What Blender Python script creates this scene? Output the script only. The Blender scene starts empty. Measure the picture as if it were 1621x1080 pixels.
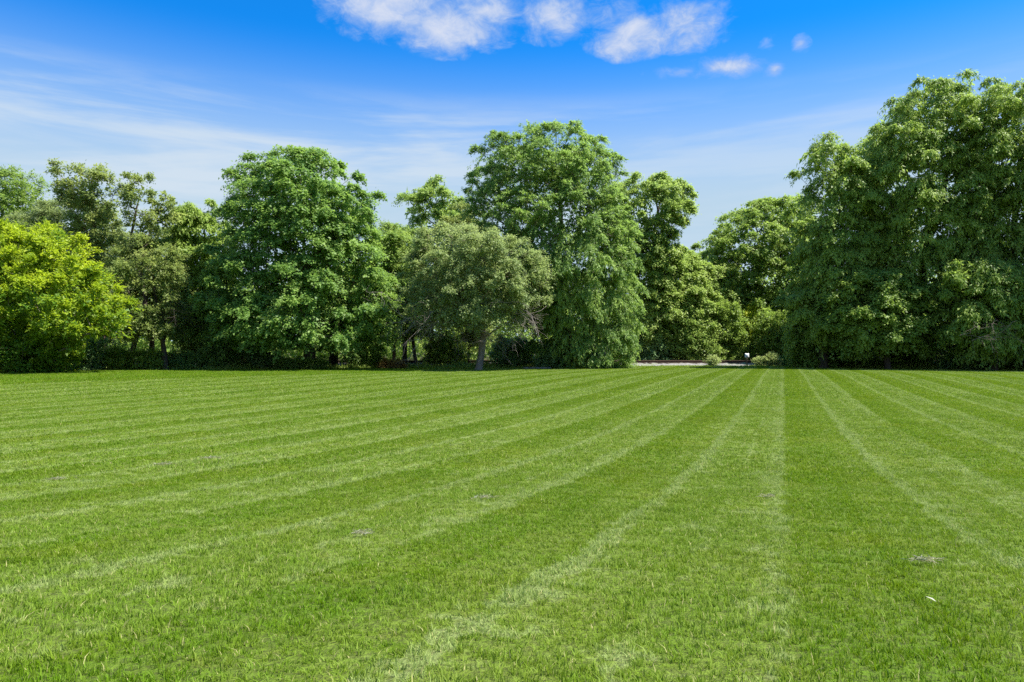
import bpy, math
import numpy as np
from mathutils import Vector, Matrix, Euler

# ------------------------------------------------------------------ camera, sky, sun, exposure
SC = bpy.context.scene
COL = SC.collection
R = math.radians
CAM_Z = 2.25          # eye height above the flat far end of the field
F = 1080.0            # focal length in units of the photograph's pixels (24 mm on 36 mm, 1621 wide)

cam_d = bpy.data.cameras.new('camera'); cam = bpy.data.objects.new('camera', cam_d); COL.objects.link(cam)
cam.location = (0, 0, CAM_Z); cam.rotation_euler = (R(90), 0, 0)
cam_d.lens = 24.0; cam_d.sensor_width = 36.0; cam_d.clip_start = 0.05; cam_d.clip_end = 6000
SC.camera = cam

SUN_AZ, SUN_EL = 96.0, 62.0      # compass style: from +Y (away from the camera) towards +X
SUN_STRENGTH, SKY_STRENGTH, EXPOSURE = 5.0, 0.108, 1.28
sd = Vector((math.sin(R(SUN_AZ)) * math.cos(R(SUN_EL)), math.cos(R(SUN_AZ)) * math.cos(R(SUN_EL)), math.sin(R(SUN_EL))))
sun_d = bpy.data.lights.new('sun', 'SUN'); sun_d.energy = SUN_STRENGTH; sun_d.angle = R(0.55); sun_d.color = (1.0, 0.955, 0.87)
sun = bpy.data.objects.new('sun', sun_d); COL.objects.link(sun)
sun.rotation_euler = sd.to_track_quat('Z', 'Y').to_euler(); sun.location = sd * 200

SC.view_settings.view_transform = 'Standard'; SC.view_settings.look = 'None'
SC.view_settings.exposure = EXPOSURE; SC.view_settings.gamma = 1.0
SC.cycles.max_bounces = 9; SC.cycles.diffuse_bounces = 6; SC.cycles.glossy_bounces = 2
SC.cycles.transmission_bounces = 5; SC.cycles.transparent_max_bounces = 4
SC.cycles.caustics_reflective = False; SC.cycles.caustics_refractive = False
SC.cycles.use_denoising = False


class NT:
    """small helper to write node trees as expressions"""
    def __init__(self, tree):
        self.t = tree; self.n = tree.nodes; self.l = tree.links
    def add(self, kind, **kw):
        n = self.n.new(kind)
        for k, v in kw.items(): setattr(n, k, v)
        return n
    def put(self, sock, v):
        if v is None: return
        if isinstance(v, bpy.types.NodeSocket): self.l.new(v, sock)
        else: sock.default_value = v
    def math(self, op, a, b=None, c=None, clamp=False):
        n = self.add('ShaderNodeMath', operation=op, use_clamp=clamp)
        for i, v in enumerate((a, b, c)): self.put(n.inputs[i], v)
        return n.outputs[0]
    def vmath(self, op, a, b=None, scale=None):
        n = self.add('ShaderNodeVectorMath', operation=op)
        self.put(n.inputs[0], a); self.put(n.inputs[1], b)
        if scale is not None: self.put(n.inputs['Scale'], scale)
        return n.outputs[0]
    def sep(self, v):
        n = self.add('ShaderNodeSeparateXYZ'); self.put(n.inputs[0], v); return n.outputs
    def comb(self, x, y, z):
        n = self.add('ShaderNodeCombineXYZ')
        for i, v in enumerate((x, y, z)): self.put(n.inputs[i], v)
        return n.outputs[0]
    def smooth(self, v, a, b, lo=0.0, hi=1.0):
        n = self.add('ShaderNodeMapRange', interpolation_type='SMOOTHSTEP')
        for i, q in enumerate((v, a, b, lo, hi)): self.put(n.inputs[i], q)
        return n.outputs[0]
    def noise(self, vec, scale, detail=4.0, rough=0.55, dist=0.0, lac=2.0):
        n = self.add('ShaderNodeTexNoise'); self.put(n.inputs['Vector'], vec)
        n.inputs['Scale'].default_value = scale; n.inputs['Detail'].default_value = detail
        n.inputs['Roughness'].default_value = rough; n.inputs['Distortion'].default_value = dist
        n.inputs['Lacunarity'].default_value = lac
        return n.outputs[0]
    def mix(self, f, a, b, blend='MIX'):
        n = self.add('ShaderNodeMix', data_type='RGBA', blend_type=blend)
        self.put(n.inputs[0], f)
        for s, v in ((n.inputs[6], a), (n.inputs[7], b)):
            if isinstance(v, tuple) and len(v) == 3: v = (*v, 1)
            self.put(s, v)
        return n.outputs[2]


def px_dir(px, py):
    az = math.atan((px - 810.5) / F)
    return az, math.atan((540 - py) / F * math.cos(az))


def build_world():
    w = bpy.data.worlds.new('World'); SC.world = w; w.use_nodes = True
    T = NT(w.node_tree); T.n.clear()
    sky = T.add('ShaderNodeTexSky', sky_type='NISHITA')
    sky.sun_disc = False; sky.sun_elevation = R(SUN_EL); sky.sun_rotation = R(SUN_AZ)
    sky.altitude = 200; sky.air_density = 1.0; sky.dust_density = 0.6; sky.ozone_density = 3.0
    deep = T.mix(1.0, sky.outputs[0], (0.028, 0.49, 0.92), 'MULTIPLY')
    d = T.add('ShaderNodeTexCoord').outputs['Generated']
    x, y, z = T.sep(d)
    az = T.math('ARCTAN2', x, y); el = T.math('ARCSINE', T.math('MINIMUM', T.math('MAXIMUM', z, -1.0), 1.0))
    v = T.comb(az, T.math('MULTIPLY', el, 1.5), 0.0)
    # cumulus: a few fair-weather heaps with ragged edges, plus the same kind unseen overhead, thickened as added white fill light
    n1 = T.noise(T.vmath('MULTIPLY', d, (1, 1, 1.9)), 8.5, 7, 0.58, 0.25)
    n2 = T.noise(T.vmath('MULTIPLY', d, (1, 1, 1.5)), 30, 8, 0.66, 0.5)
    field = None
    for (px, py, rx, ry, amp) in ((592, 16, 92, 44, 1.0), (705, 44, 118, 42, 1.18), (770, 16, 80, 34, 1.0), (868, 26, 66, 38, 0.95), (815, 20, 60, 26, 0.45), (935, 34, 60, 24, 0.40), (640, 8, 90, 30, 0.75),
                                  (1000, 46, 86, 42, 0.98), (1085, 36, 88, 42, 0.82), (1150, 106, 82, 19, 1.12), (1085, 113, 66, 11, 0.8),
                                  (1226, 112, 20, 17, 0.8), (1212, 66, 20, 15, 0.62), (1268, 70, 16, 14, 0.5)):
        a0, e0 = px_dir(px, py); k = math.cos(a0) ** 2
        q = T.math('ADD', T.math('POWER', T.math('MULTIPLY', T.math('SUBTRACT', az, a0), F / (rx * k)), 2.0),
                   T.math('POWER', T.math('MULTIPLY', T.math('SUBTRACT', el, e0), F / (ry * math.cos(a0))), 2.0))
        m = T.math('MULTIPLY', T.math('SUBTRACT', 1.0, T.math('SQRT', q)), amp)
        field = m if field is None else T.math('MAXIMUM', field, m)
    gen = T.math('MULTIPLY', T.math('SUBTRACT', T.noise(T.vmath('MULTIPLY', d, (1, 1, 2.2)), 3.1, 2, 0.5), 0.50), 5.0)
    gen = T.math('SUBTRACT', gen, T.smooth(el, R(32), R(24), 0.0, 3.0))
    field = T.math('MAXIMUM', field, gen)
    shape = T.math('ADD', field, T.math('MULTIPLY', T.math('SUBTRACT', n1, 0.5), 2.3))
    shape = T.math('ADD', shape, T.math('MULTIPLY', T.math('SUBTRACT', n2, 0.5), 1.55))
    shape = T.math('SUBTRACT', shape, T.smooth(field, 0.0, -0.45, 0.0, 1.6))
    cum = T.math('MULTIPLY', T.smooth(shape, -0.22, 0.80), 0.90)
    # thin cirrus veil, drawn out along the horizon
    sv = T.comb(T.math('MULTIPLY', az, 1.5), T.math('MULTIPLY', el, 15.0), 3.0)
    c1 = T.noise(sv, 1.25, 6, 0.55, 0.6)
    c2 = T.noise(T.comb(T.math('MULTIPLY', az, 5.0), T.math('MULTIPLY', el, 34.0), 7.0), 1.0, 5, 0.6, 0.5)
    c = T.math('ADD', T.math('MULTIPLY', c1, 0.7), T.math('MULTIPLY', c2, 0.3))
    band = T.math('MULTIPLY', T.smooth(el, R(20.5), R(16)), T.smooth(el, R(-2), R(6)))
    side = T.smooth(az, R(20), R(-18), 0.45, 1.0)
    cir = T.math('MULTIPLY', T.math('MULTIPLY', T.smooth(c, 0.42, 0.62), band), T.math('MULTIPLY', side, 0.85))
    low = T.math('MULTIPLY', T.smooth(el, R(24.3), R(10.0)), 0.97)
    col = T.mix(low, deep, (2.00, 2.62, 3.12))
    col = T.mix(cir, col, (2.55, 2.95, 3.35))
    light = T.smooth(T.math('ADD', shape, T.math('MULTIPLY', T.math('SUBTRACT', n2, 0.5), 0.8)), 0.2, 1.5)
    ccol = T.mix(light, (1.45, 2.05, 3.3), (2.95, 3.08, 3.42))
    col = T.mix(cum, col, ccol)
    bg = T.add('ShaderNodeBackground'); bg.inputs[1].default_value = SKY_STRENGTH
    T.l.new(col, bg.inputs[0])
    T.l.new(bg.outputs[0], T.add('ShaderNodeOutputWorld').inputs[0])


build_world()

# ------------------------------------------------------------------ helpers
UP = np.array((0.0, 0.0, 1.0))


def sstep(x, a, b):
    t = np.clip((np.asarray(x, float) - a) / (b - a), 0, 1); return t * t * (3 - 2 * t)


def gz(y):
    """height of the land: a gentle bank under the viewer, then level"""
    d = np.maximum(np.asarray(y, float), 1.0)
    h = 2.0 - 1.4 * np.exp(-d / 6.5) + 0.25 * sstep(d, 35, 58)
    return CAM_Z - h


def at(px, py, d):
    """point at depth d that the photograph shows at (px, py)"""
    return np.array(((px - 810.5) * d / F, d, CAM_Z - (py - 540.0) * d / F))


EDGE = np.array([(-120, 44), (-60, 47), (-37, 50.5), (-22, 52.5), (-10, 56.5), (0, 58.8), (10, 61), (24.5, 61.2), (28, 58.5), (38, 51), (60, 44), (120, 40)], float)


def edge_y(x):
    x = np.asarray(x, float)
    return np.interp(x, EDGE[:, 0], EDGE[:, 1]) + 0.25 * np.sin(x * 0.9) + 0.18 * np.sin(x * 2.3 + 1)


def mesh_from(name, co, faces=None, loops=None, starts=None, totals=None, attrs=None, smooth=False):
    me = bpy.data.meshes.new(name)
    co = np.ascontiguousarray(co, np.float32)
    me.vertices.add(len(co)); me.vertices.foreach_set('co', co.ravel())
    if faces is not None:
        faces = np.ascontiguousarray(faces, np.int32); k = faces.shape[1]
        loops = faces.ravel(); starts = np.arange(len(faces), dtype=np.int32) * k
        totals = np.full(len(faces), k, np.int32)
    me.loops.add(len(loops)); me.loops.foreach_set('vertex_index', np.ascontiguousarray(loops, np.int32))
    me.polygons.add(len(starts)); me.polygons.foreach_set('loop_start', np.ascontiguousarray(starts, np.int32))
    if smooth: me.polygons.foreach_set('use_smooth', np.ones(len(starts), bool))
    for k, v in (attrs or {}).items():
        v = np.asarray(v, np.float32)
        if v.ndim == 1:
            a = me.attributes.new(k, 'FLOAT', 'POINT'); a.data.foreach_set('value', v)
        else:
            a = me.attributes.new(k, 'FLOAT_VECTOR', 'POINT'); a.data.foreach_set('vector', v.ravel())
    me.update(calc_edges=True); me.validate()
    return me


def link(name, me, mat=None, parent=None, loc=None):
    o = bpy.data.objects.new(name, me)
    if mat is not None and me is not None and not me.materials: me.materials.append(mat)
    COL.objects.link(o)
    if parent is not None: o.parent = parent
    if loc is not None: o.location = loc
    return o


def tag(o, label=None, cat=None, group=None, kind=None):
    if label: o['label'] = label
    if cat: o['category'] = cat
    if group: o['group'] = group
    if kind: o['kind'] = kind
    return o


def norm(v):
    return v / np.maximum(np.linalg.norm(v, axis=-1, keepdims=True), 1e-9)


class Geo:
    """collects tubes, boxes and free faces of one mesh"""
    def __init__(self): self.v = []; self.f4 = []; self.f3 = []; self.n = 0
    def verts(self, a):
        a = np.asarray(a, float); i = self.n; self.v.append(a); self.n += len(a); return i
    def tube(self, pts, rad, sides=6, cap=True, flute=0.0, rng=None):
        pts = np.asarray(pts, float); rad = np.asarray(rad, float); m = len(pts)
        tan = norm(np.gradient(pts, axis=0))
        ref = np.array((0.31, 0.95, 0.0)) if abs(tan[0, 2]) > 0.5 else UP
        a = norm(np.cross(tan, ref)); b = np.cross(tan, a)
        ang = np.arange(sides) * 2 * math.pi / sides
        rr = rad[:, None] * np.ones(sides)
        if flute and rng is not None: rr = rr * (1 + flute * rng.uniform(-1, 1, (m, sides)))
        ring = pts[:, None] + rr[..., None] * (np.cos(ang)[None, :, None] * a[:, None] + np.sin(ang)[None, :, None] * b[:, None])
        i0 = self.verts(ring.reshape(-1, 3))
        k = np.arange(sides); kn = (k + 1) % sides
        for s in range(m - 1):
            p = i0 + s * sides
            self.f4.append(np.stack((p + k, p + kn, p + sides + kn, p + sides + k), 1))
        if cap:
            c = self.verts(pts[-1:]); p = i0 + (m - 1) * sides
            self.f3.append(np.stack((p + k, p + kn, np.full(sides, c)), 1))
    def box(self, lo, hi):
        x0, y0, z0 = lo; x1, y1, z1 = hi
        i = self.verts([(x0, y0, z0), (x1, y0, z0), (x1, y1, z0), (x0, y1, z0), (x0, y0, z1), (x1, y0, z1), (x1, y1, z1), (x0, y1, z1)])
        self.f4.append(i + np.array([(0, 3, 2, 1), (4, 5, 6, 7), (0, 1, 5, 4), (1, 2, 6, 5), (2, 3, 7, 6), (3, 0, 4, 7)]))
    def mesh(self, name, smooth=True):
        f4 = np.concatenate(self.f4) if self.f4 else np.zeros((0, 4), int)
        f3 = np.concatenate(self.f3) if self.f3 else np.zeros((0, 3), int)
        loops = np.concatenate((f4.ravel(), f3.ravel()))
        starts = np.concatenate((np.arange(len(f4)) * 4, len(f4) * 4 + np.arange(len(f3)) * 3))
        return mesh_from(name, np.concatenate(self.v), loops=loops, starts=starts, smooth=smooth)


# ------------------------------------------------------------------ materials
def new_mat(name):
    m = bpy.data.materials.new(name); m.use_nodes = True
    T = NT(m.node_tree); T.n.clear()
    return m, T, T.add('ShaderNodeOutputMaterial')


def principled(T, col, rough, spec=0.3, normal=None):
    p = T.add('ShaderNodeBsdfPrincipled'); T.put(p.inputs['Base Color'], (*col, 1) if isinstance(col, tuple) else col)
    T.put(p.inputs['Roughness'], rough); p.inputs['Specular IOR Level'].default_value = spec
    if normal is not None: T.l.new(normal, p.inputs['Normal'])
    return p


LEAF = {}


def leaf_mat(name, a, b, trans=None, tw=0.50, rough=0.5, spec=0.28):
    """a: deeper green, b: yellower, for young tips and painted sun on crown tops; the leaf attribute «tint» runs between them"""
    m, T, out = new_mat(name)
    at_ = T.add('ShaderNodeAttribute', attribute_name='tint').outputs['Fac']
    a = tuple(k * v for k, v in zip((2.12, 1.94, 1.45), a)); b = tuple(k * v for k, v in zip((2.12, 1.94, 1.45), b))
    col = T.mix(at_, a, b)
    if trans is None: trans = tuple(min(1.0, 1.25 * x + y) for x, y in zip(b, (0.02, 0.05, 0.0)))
    p = principled(T, col, rough, spec)
    t = T.add('ShaderNodeBsdfTranslucent'); T.put(t.inputs[0], T.mix(0.55, col, trans))
    mx = T.add('ShaderNodeMixShader'); mx.inputs[0].default_value = tw
    T.l.new(p.outputs[0], mx.inputs[1]); T.l.new(t.outputs[0], mx.inputs[2]); T.l.new(mx.outputs[0], out.inputs[0])
    LEAF[name] = m
    return m


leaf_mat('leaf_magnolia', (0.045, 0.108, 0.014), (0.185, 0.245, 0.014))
leaf_mat('leaf_maple', (0.046, 0.108, 0.028), (0.128, 0.205, 0.052))
leaf_mat('leaf_willow', (0.060, 0.118, 0.040), (0.140, 0.215, 0.060))
leaf_mat('leaf_crab', (0.078, 0.122, 0.056), (0.165, 0.215, 0.100))
leaf_mat('leaf_locust', (0.070, 0.126, 0.028), (0.152, 0.220, 0.054))
leaf_mat('leaf_greygreen', (0.070, 0.108, 0.052), (0.135, 0.178, 0.082))
leaf_mat('leaf_dark', (0.062, 0.120, 0.040), (0.130, 0.200, 0.065))
leaf_mat('leaf_elm', (0.068, 0.112, 0.036), (0.150, 0.188, 0.066))
leaf_mat('leaf_light', (0.080, 0.145, 0.036), (0.172, 0.238, 0.072))
leaf_mat('leaf_yellow', (0.150, 0.220, 0.022), (0.300, 0.340, 0.045))
leaf_mat('leaf_pale', (0.120, 0.175, 0.070), (0.215, 0.260, 0.130))
leaf_mat('leaf_blue', (0.070, 0.140, 0.075), (0.135, 0.215, 0.115))
leaf_mat('leaf_rust', (0.090, 0.090, 0.030), (0.190, 0.120, 0.060))


def bark_mat(name, a, b, scale=7.0):
    m, T, out = new_mat(name)
    p = T.add('ShaderNodeTexCoord').outputs['Object']
    n = T.noise(T.vmath('MULTIPLY', p, (1, 1, 0.16)), scale, 6, 0.7, 0.4)
    n2 = T.noise(p, 1.3, 3, 0.5)
    f = T.math('ADD', T.math('MULTIPLY', T.smooth(n, 0.3, 0.7), 0.75), T.math('MULTIPLY', n2, 0.25))
    bump = T.add('ShaderNodeBump'); bump.inputs['Strength'].default_value = 0.8; bump.inputs['Distance'].default_value = 0.05
    T.l.new(n, bump.inputs['Height'])
    T.l.new(principled(T, T.mix(f, a, b), 0.9, 0.15, bump.outputs[0]).outputs[0], out.inputs[0])
    return m


BARK = {'dark': bark_mat('bark_dark', (0.035, 0.027, 0.021), (0.115, 0.092, 0.072)),
        'red': bark_mat('bark_red', (0.075, 0.042, 0.030), (0.200, 0.125, 0.092)),
        'grey': bark_mat('bark_grey', (0.110, 0.090, 0.070), (0.290, 0.245, 0.195)),
        'twig': bark_mat('bark_dead_twig', (0.150, 0.125, 0.105), (0.330, 0.285, 0.245), 15)}

STRIPE_TAN = (1240.0 - 810.5) / F          # direction the mower ran
STRIPE_A = math.atan(STRIPE_TAN)
PERIOD = 2.38                               # two mower widths, measured across the view


def stripe_group():
    """outputs: how far the grass is combed over (0 upright and deep green .. 1 laid over, its sheen painted pale), and dryness"""
    g = bpy.data.node_groups.new('mown_stripes', 'ShaderNodeTree')
    g.interface.new_socket('Comb', in_out='OUTPUT', socket_type='NodeSocketFloat')
    g.interface.new_socket('Dry', in_out='OUTPUT', socket_type='NodeSocketFloat')
    g.interface.new_socket('Mottle', in_out='OUTPUT', socket_type='NodeSocketFloat')
    T = NT(g); out = T.add('NodeGroupOutput')
    pos = T.add('ShaderNodeNewGeometry').outputs['Position']
    pos = T.vmath('MULTIPLY', pos, (1, 1, 0))
    x, y, z = T.sep(pos)
    u = T.math('SUBTRACT', x, T.math('MULTIPLY', y, STRIPE_TAN))
    wob = T.math('MULTIPLY', T.math('SUBTRACT', T.noise(pos, 0.55, 3, 0.5), 0.5), 0.16)
    wob2 = T.math('MULTIPLY', T.math('SUBTRACT', T.noise(pos, 4.0, 3, 0.6), 0.5), 0.34)
    uw = T.math('ADD', T.math('ADD', u, wob), wob2)
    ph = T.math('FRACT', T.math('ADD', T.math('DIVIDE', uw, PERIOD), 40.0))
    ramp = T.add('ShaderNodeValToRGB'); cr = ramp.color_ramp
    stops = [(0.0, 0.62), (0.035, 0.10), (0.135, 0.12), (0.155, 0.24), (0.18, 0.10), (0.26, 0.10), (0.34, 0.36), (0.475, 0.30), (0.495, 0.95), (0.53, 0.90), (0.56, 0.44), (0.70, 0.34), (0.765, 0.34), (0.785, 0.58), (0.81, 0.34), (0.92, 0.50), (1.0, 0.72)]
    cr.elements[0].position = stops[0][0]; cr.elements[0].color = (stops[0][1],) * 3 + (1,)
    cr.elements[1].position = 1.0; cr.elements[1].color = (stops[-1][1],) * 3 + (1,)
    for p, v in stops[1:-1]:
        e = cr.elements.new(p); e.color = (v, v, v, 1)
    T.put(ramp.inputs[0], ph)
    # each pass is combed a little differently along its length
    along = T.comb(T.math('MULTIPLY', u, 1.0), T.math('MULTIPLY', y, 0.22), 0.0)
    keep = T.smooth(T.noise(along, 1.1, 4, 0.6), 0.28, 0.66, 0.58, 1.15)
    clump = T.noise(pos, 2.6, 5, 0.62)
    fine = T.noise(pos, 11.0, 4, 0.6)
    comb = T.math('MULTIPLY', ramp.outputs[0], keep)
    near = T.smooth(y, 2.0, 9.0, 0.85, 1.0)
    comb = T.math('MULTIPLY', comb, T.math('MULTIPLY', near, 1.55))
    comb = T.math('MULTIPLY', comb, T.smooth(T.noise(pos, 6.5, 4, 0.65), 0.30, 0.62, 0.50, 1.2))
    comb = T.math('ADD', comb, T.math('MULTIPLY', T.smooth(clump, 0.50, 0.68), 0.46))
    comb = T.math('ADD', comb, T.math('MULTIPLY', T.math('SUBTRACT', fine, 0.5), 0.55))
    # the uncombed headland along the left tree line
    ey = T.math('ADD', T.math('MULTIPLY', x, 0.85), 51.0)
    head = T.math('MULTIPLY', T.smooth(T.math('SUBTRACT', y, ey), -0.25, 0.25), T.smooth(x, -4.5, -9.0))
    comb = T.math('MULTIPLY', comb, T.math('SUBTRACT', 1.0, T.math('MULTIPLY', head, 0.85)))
    dry = T.smooth(T.math('ADD', T.math('MULTIPLY', T.noise(pos, 1.7, 5, 0.65), 0.6), T.math('MULTIPLY', T.noise(pos, 7.0, 3, 0.6), 0.4)), 0.54, 0.70)
    mott = T.noise(pos, 0.35, 4, 0.6)
    T.l.new(T.math('MINIMUM', T.math('MAXIMUM', comb, 0.0), 1.0), out.inputs['Comb'])
    T.l.new(dry, out.inputs['Dry']); T.l.new(mott, out.inputs['Mottle'])
    return g


STRIPES = stripe_group()
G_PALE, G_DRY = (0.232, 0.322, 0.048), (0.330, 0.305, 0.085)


def grass_color(T, jitter=None):
    s = T.add('ShaderNodeGroup'); s.node_tree = STRIPES
    deep = T.mix(s.outputs['Mottle'], (0.084, 0.196, 0.001), (0.124, 0.240, 0.002))
    pz = T.add('ShaderNodeNewGeometry').outputs['Position']
    deep = T.mix(T.smooth(T.noise(pz, 1.1, 5, 0.65), 0.44, 0.66, 0.0, 0.85), deep, (0.172, 0.248, 0.003))
    deep = T.mix(T.smooth(T.noise(pz, 2.2, 5, 0.65), 0.52, 0.70, 0.0, 0.75), deep, (0.055, 0.150, 0.003))
    col = T.mix(s.outputs['Comb'], deep, G_PALE)  # sheen of bent blades painted into the stripe colour, plus pale undersides
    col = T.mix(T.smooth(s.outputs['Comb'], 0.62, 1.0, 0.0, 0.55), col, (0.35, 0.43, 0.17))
    col = T.mix(T.math('MULTIPLY', s.outputs['Dry'], 0.42), col, G_DRY)
    return col


def blade_mat():
    m, T, out = new_mat('grass_blade')
    col = grass_color(T)
    tint = T.add('ShaderNodeAttribute', attribute_name='tint').outputs['Fac']
    col = T.mix(T.smooth(tint, 0.0, 0.45, 0.42, 0.0), col, (0.045, 0.110, 0.003))
    col = T.mix(T.smooth(tint, 0.60, 0.90, 0.0, 0.50), col, (0.200, 0.275, 0.030))
    col = T.mix(T.smooth(tint, 0.93, 0.96), col, (0.40, 0.38, 0.15))
    p = principled(T, col, 0.55, 0.12)
    t = T.add('ShaderNodeBsdfTranslucent'); T.put(t.inputs[0], T.mix(0.5, col, (0.26, 0.38, 0.01)))
    mx = T.add('ShaderNodeMixShader'); mx.inputs[0].default_value = 0.36
    T.l.new(p.outputs[0], mx.inputs[1]); T.l.new(t.outputs[0], mx.inputs[2]); T.l.new(mx.outputs[0], out.inputs[0])
    return m


def turf_mat():
    m, T, out = new_mat('lawn_turf')
    col = grass_color(T)
    pos = T.add('ShaderNodeNewGeometry').outputs['Position']
    n = T.noise(pos, 38, 4, 0.7); n2 = T.noise(pos, 9, 4, 0.6)
    col = T.mix(T.smooth(n, 0.35, 0.65, 0.85, 0.35), col, (0.052, 0.058, 0.016))
    bump = T.add('ShaderNodeBump'); bump.inputs['Strength'].default_value = 0.9; bump.inputs['Distance'].default_value = 0.04
    T.put(bump.inputs['Height'], T.math('ADD', n, n2))
    T.l.new(principled(T, col, 0.85, 0.1, bump.outputs[0]).outputs[0], out.inputs[0])
    return m


def floor_mat():
    m, T, out = new_mat('woodland_floor')
    pos = T.add('ShaderNodeNewGeometry').outputs['Position']
    n = T.noise(pos, 0.8, 5, 0.65); n2 = T.noise(pos, 14, 4, 0.7)
    col = T.mix(T.smooth(n, 0.4, 0.62), (0.060, 0.050, 0.030), (0.040, 0.075, 0.022))
    col = T.mix(T.smooth(n2, 0.45, 0.7), col, (0.120, 0.098, 0.055))
    bump = T.add('ShaderNodeBump'); bump.inputs['Strength'].default_value = 0.8; bump.inputs['Distance'].default_value = 0.08
    T.l.new(n2, bump.inputs['Height'])
    T.l.new(principled(T, col, 0.95, 0.1, bump.outputs[0]).outputs[0], out.inputs[0])
    return m


BLADE, TURF, FLOOR = blade_mat(), turf_mat(), floor_mat()


def plain_mat(name, a, b, scale, rough=0.8, spec=0.3, metal=0.0):
    m, T, out = new_mat(name)
    n = T.noise(T.add('ShaderNodeTexCoord').outputs['Object'], scale, 5, 0.65)
    p = principled(T, T.mix(T.smooth(n, 0.3, 0.7), a, b), rough, spec); p.inputs['Metallic'].default_value = metal
    T.l.new(p.outputs[0], out.inputs[0])
    return m


# ------------------------------------------------------------------ the land
def grid_mesh(name, xs, ys, zf, smooth=True):
    X, Y = np.meshgrid(xs, ys); Z = zf(X, Y)
    nx, ny = len(xs), len(ys)
    i = np.arange((nx - 1) * (ny - 1)); r = i // (nx - 1) * nx + i % (nx - 1)
    return mesh_from(name, np.stack((X, Y, Z), -1).reshape(-1, 3), np.stack((r, r + 1, r + nx + 1, r + nx), 1), smooth=smooth)


def build_land():
    ys = np.concatenate((np.linspace(-40, 0, 8), np.linspace(0.8, 20, 60), np.linspace(21, 64, 60), [70, 80, 100, 140, 200, 400, 900, 2500]))
    xs = np.concatenate(([-2500, -900, -300, -160], np.linspace(-120, 120, 61), [160, 300, 900, 2500]))
    tag(link('ground', grid_mesh('ground', xs, ys, lambda X, Y: gz(Y) - 0.035), FLOOR), kind='structure')
    xs = np.linspace(-70, 70, 281); t = np.concatenate((np.linspace(-0.06, 0.16, 46), np.linspace(0.165, 1, 100)))
    X = np.repeat(xs[None], len(t), 0); Y = t[:, None] * edge_y(xs)[None]
    nx = len(xs); i = np.arange((nx - 1) * (len(t) - 1)); r = i // (nx - 1) * nx + i % (nx - 1)
    me = mesh_from('lawn', np.stack((X, Y, gz(Y)), -1).reshape(-1, 3), np.stack((r, r + 1, r + nx + 1, r + nx), 1), smooth=True)
    tag(link('lawn', me, TURF), kind='structure')


build_land()


def blade_patch(name, su, sv, n, h, w, rng, lean=0.22):
    """one patch of mown blades, leaning along +v"""
    # tufts, so that the sward has small gaps and clumps
    nt = max(6, n // 9)
    c = np.stack((rng.uniform(-su / 2, su / 2, nt), rng.uniform(-sv / 2, sv / 2, nt)), 1)
    k = rng.integers(0, nt, n)
    b = c[k] + rng.normal(0, 0.3 * math.sqrt(su * sv / nt), (n, 2))
    tuft_h = rng.uniform(0.7, 1.25, nt)[k]
    H = h * tuft_h * rng.uniform(0.55, 1.25, n); W = w * rng.uniform(0.6, 1.3, n)
    coarse = rng.random(n) < 0.035; H = np.where(coarse, H * 1.35, H); W = np.where(coarse, W * 1.5, W)
    ang = rng.uniform(0, 2 * math.pi, n)
    ld = np.stack((rng.normal(0, 0.42, n), rng.normal(lean, 0.42, n)), 1) + 0.25 * rng.normal(0, 1, (nt, 2))[k]
    side = np.stack((np.cos(ang), np.sin(ang)), 1)
    z0 = np.full(n, -0.012)
    base = np.column_stack((b, z0)); s3 = np.column_stack((side * W[:, None], np.zeros(n)))
    l3 = np.column_stack((ld, np.zeros(n)))
    bend = rng.uniform(0.5, 1.1, n)[:, None]
    mid = base + UP * (0.62 * H)[:, None] + l3 * (0.30 * H)[:, None] * bend
    tip = base + UP * (H * rng.uniform(0.75, 1.05, n))[:, None] + l3 * (0.95 * H)[:, None] * bend
    co = np.stack((base - s3, base + s3, mid - s3 * 0.8, mid + s3 * 0.8, tip), 1).reshape(-1, 3)
    o = np.arange(n) * 5
    f = np.concatenate([np.stack((o, o + 1, o + 3), 1), np.stack((o, o + 3, o + 2), 1), np.stack((o + 2, o + 3, o + 4), 1)])
    tint = np.clip(0.55 * rng.random(nt)[k] + 0.45 * rng.random(n), 0, 0.92)
    tint = np.where(coarse, np.maximum(tint, 0.8), tint); tint[rng.random(n) < 0.06] = 1.0
    return mesh_from(name, co, f, attrs={'tint': np.repeat(tint, 5)})


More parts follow.
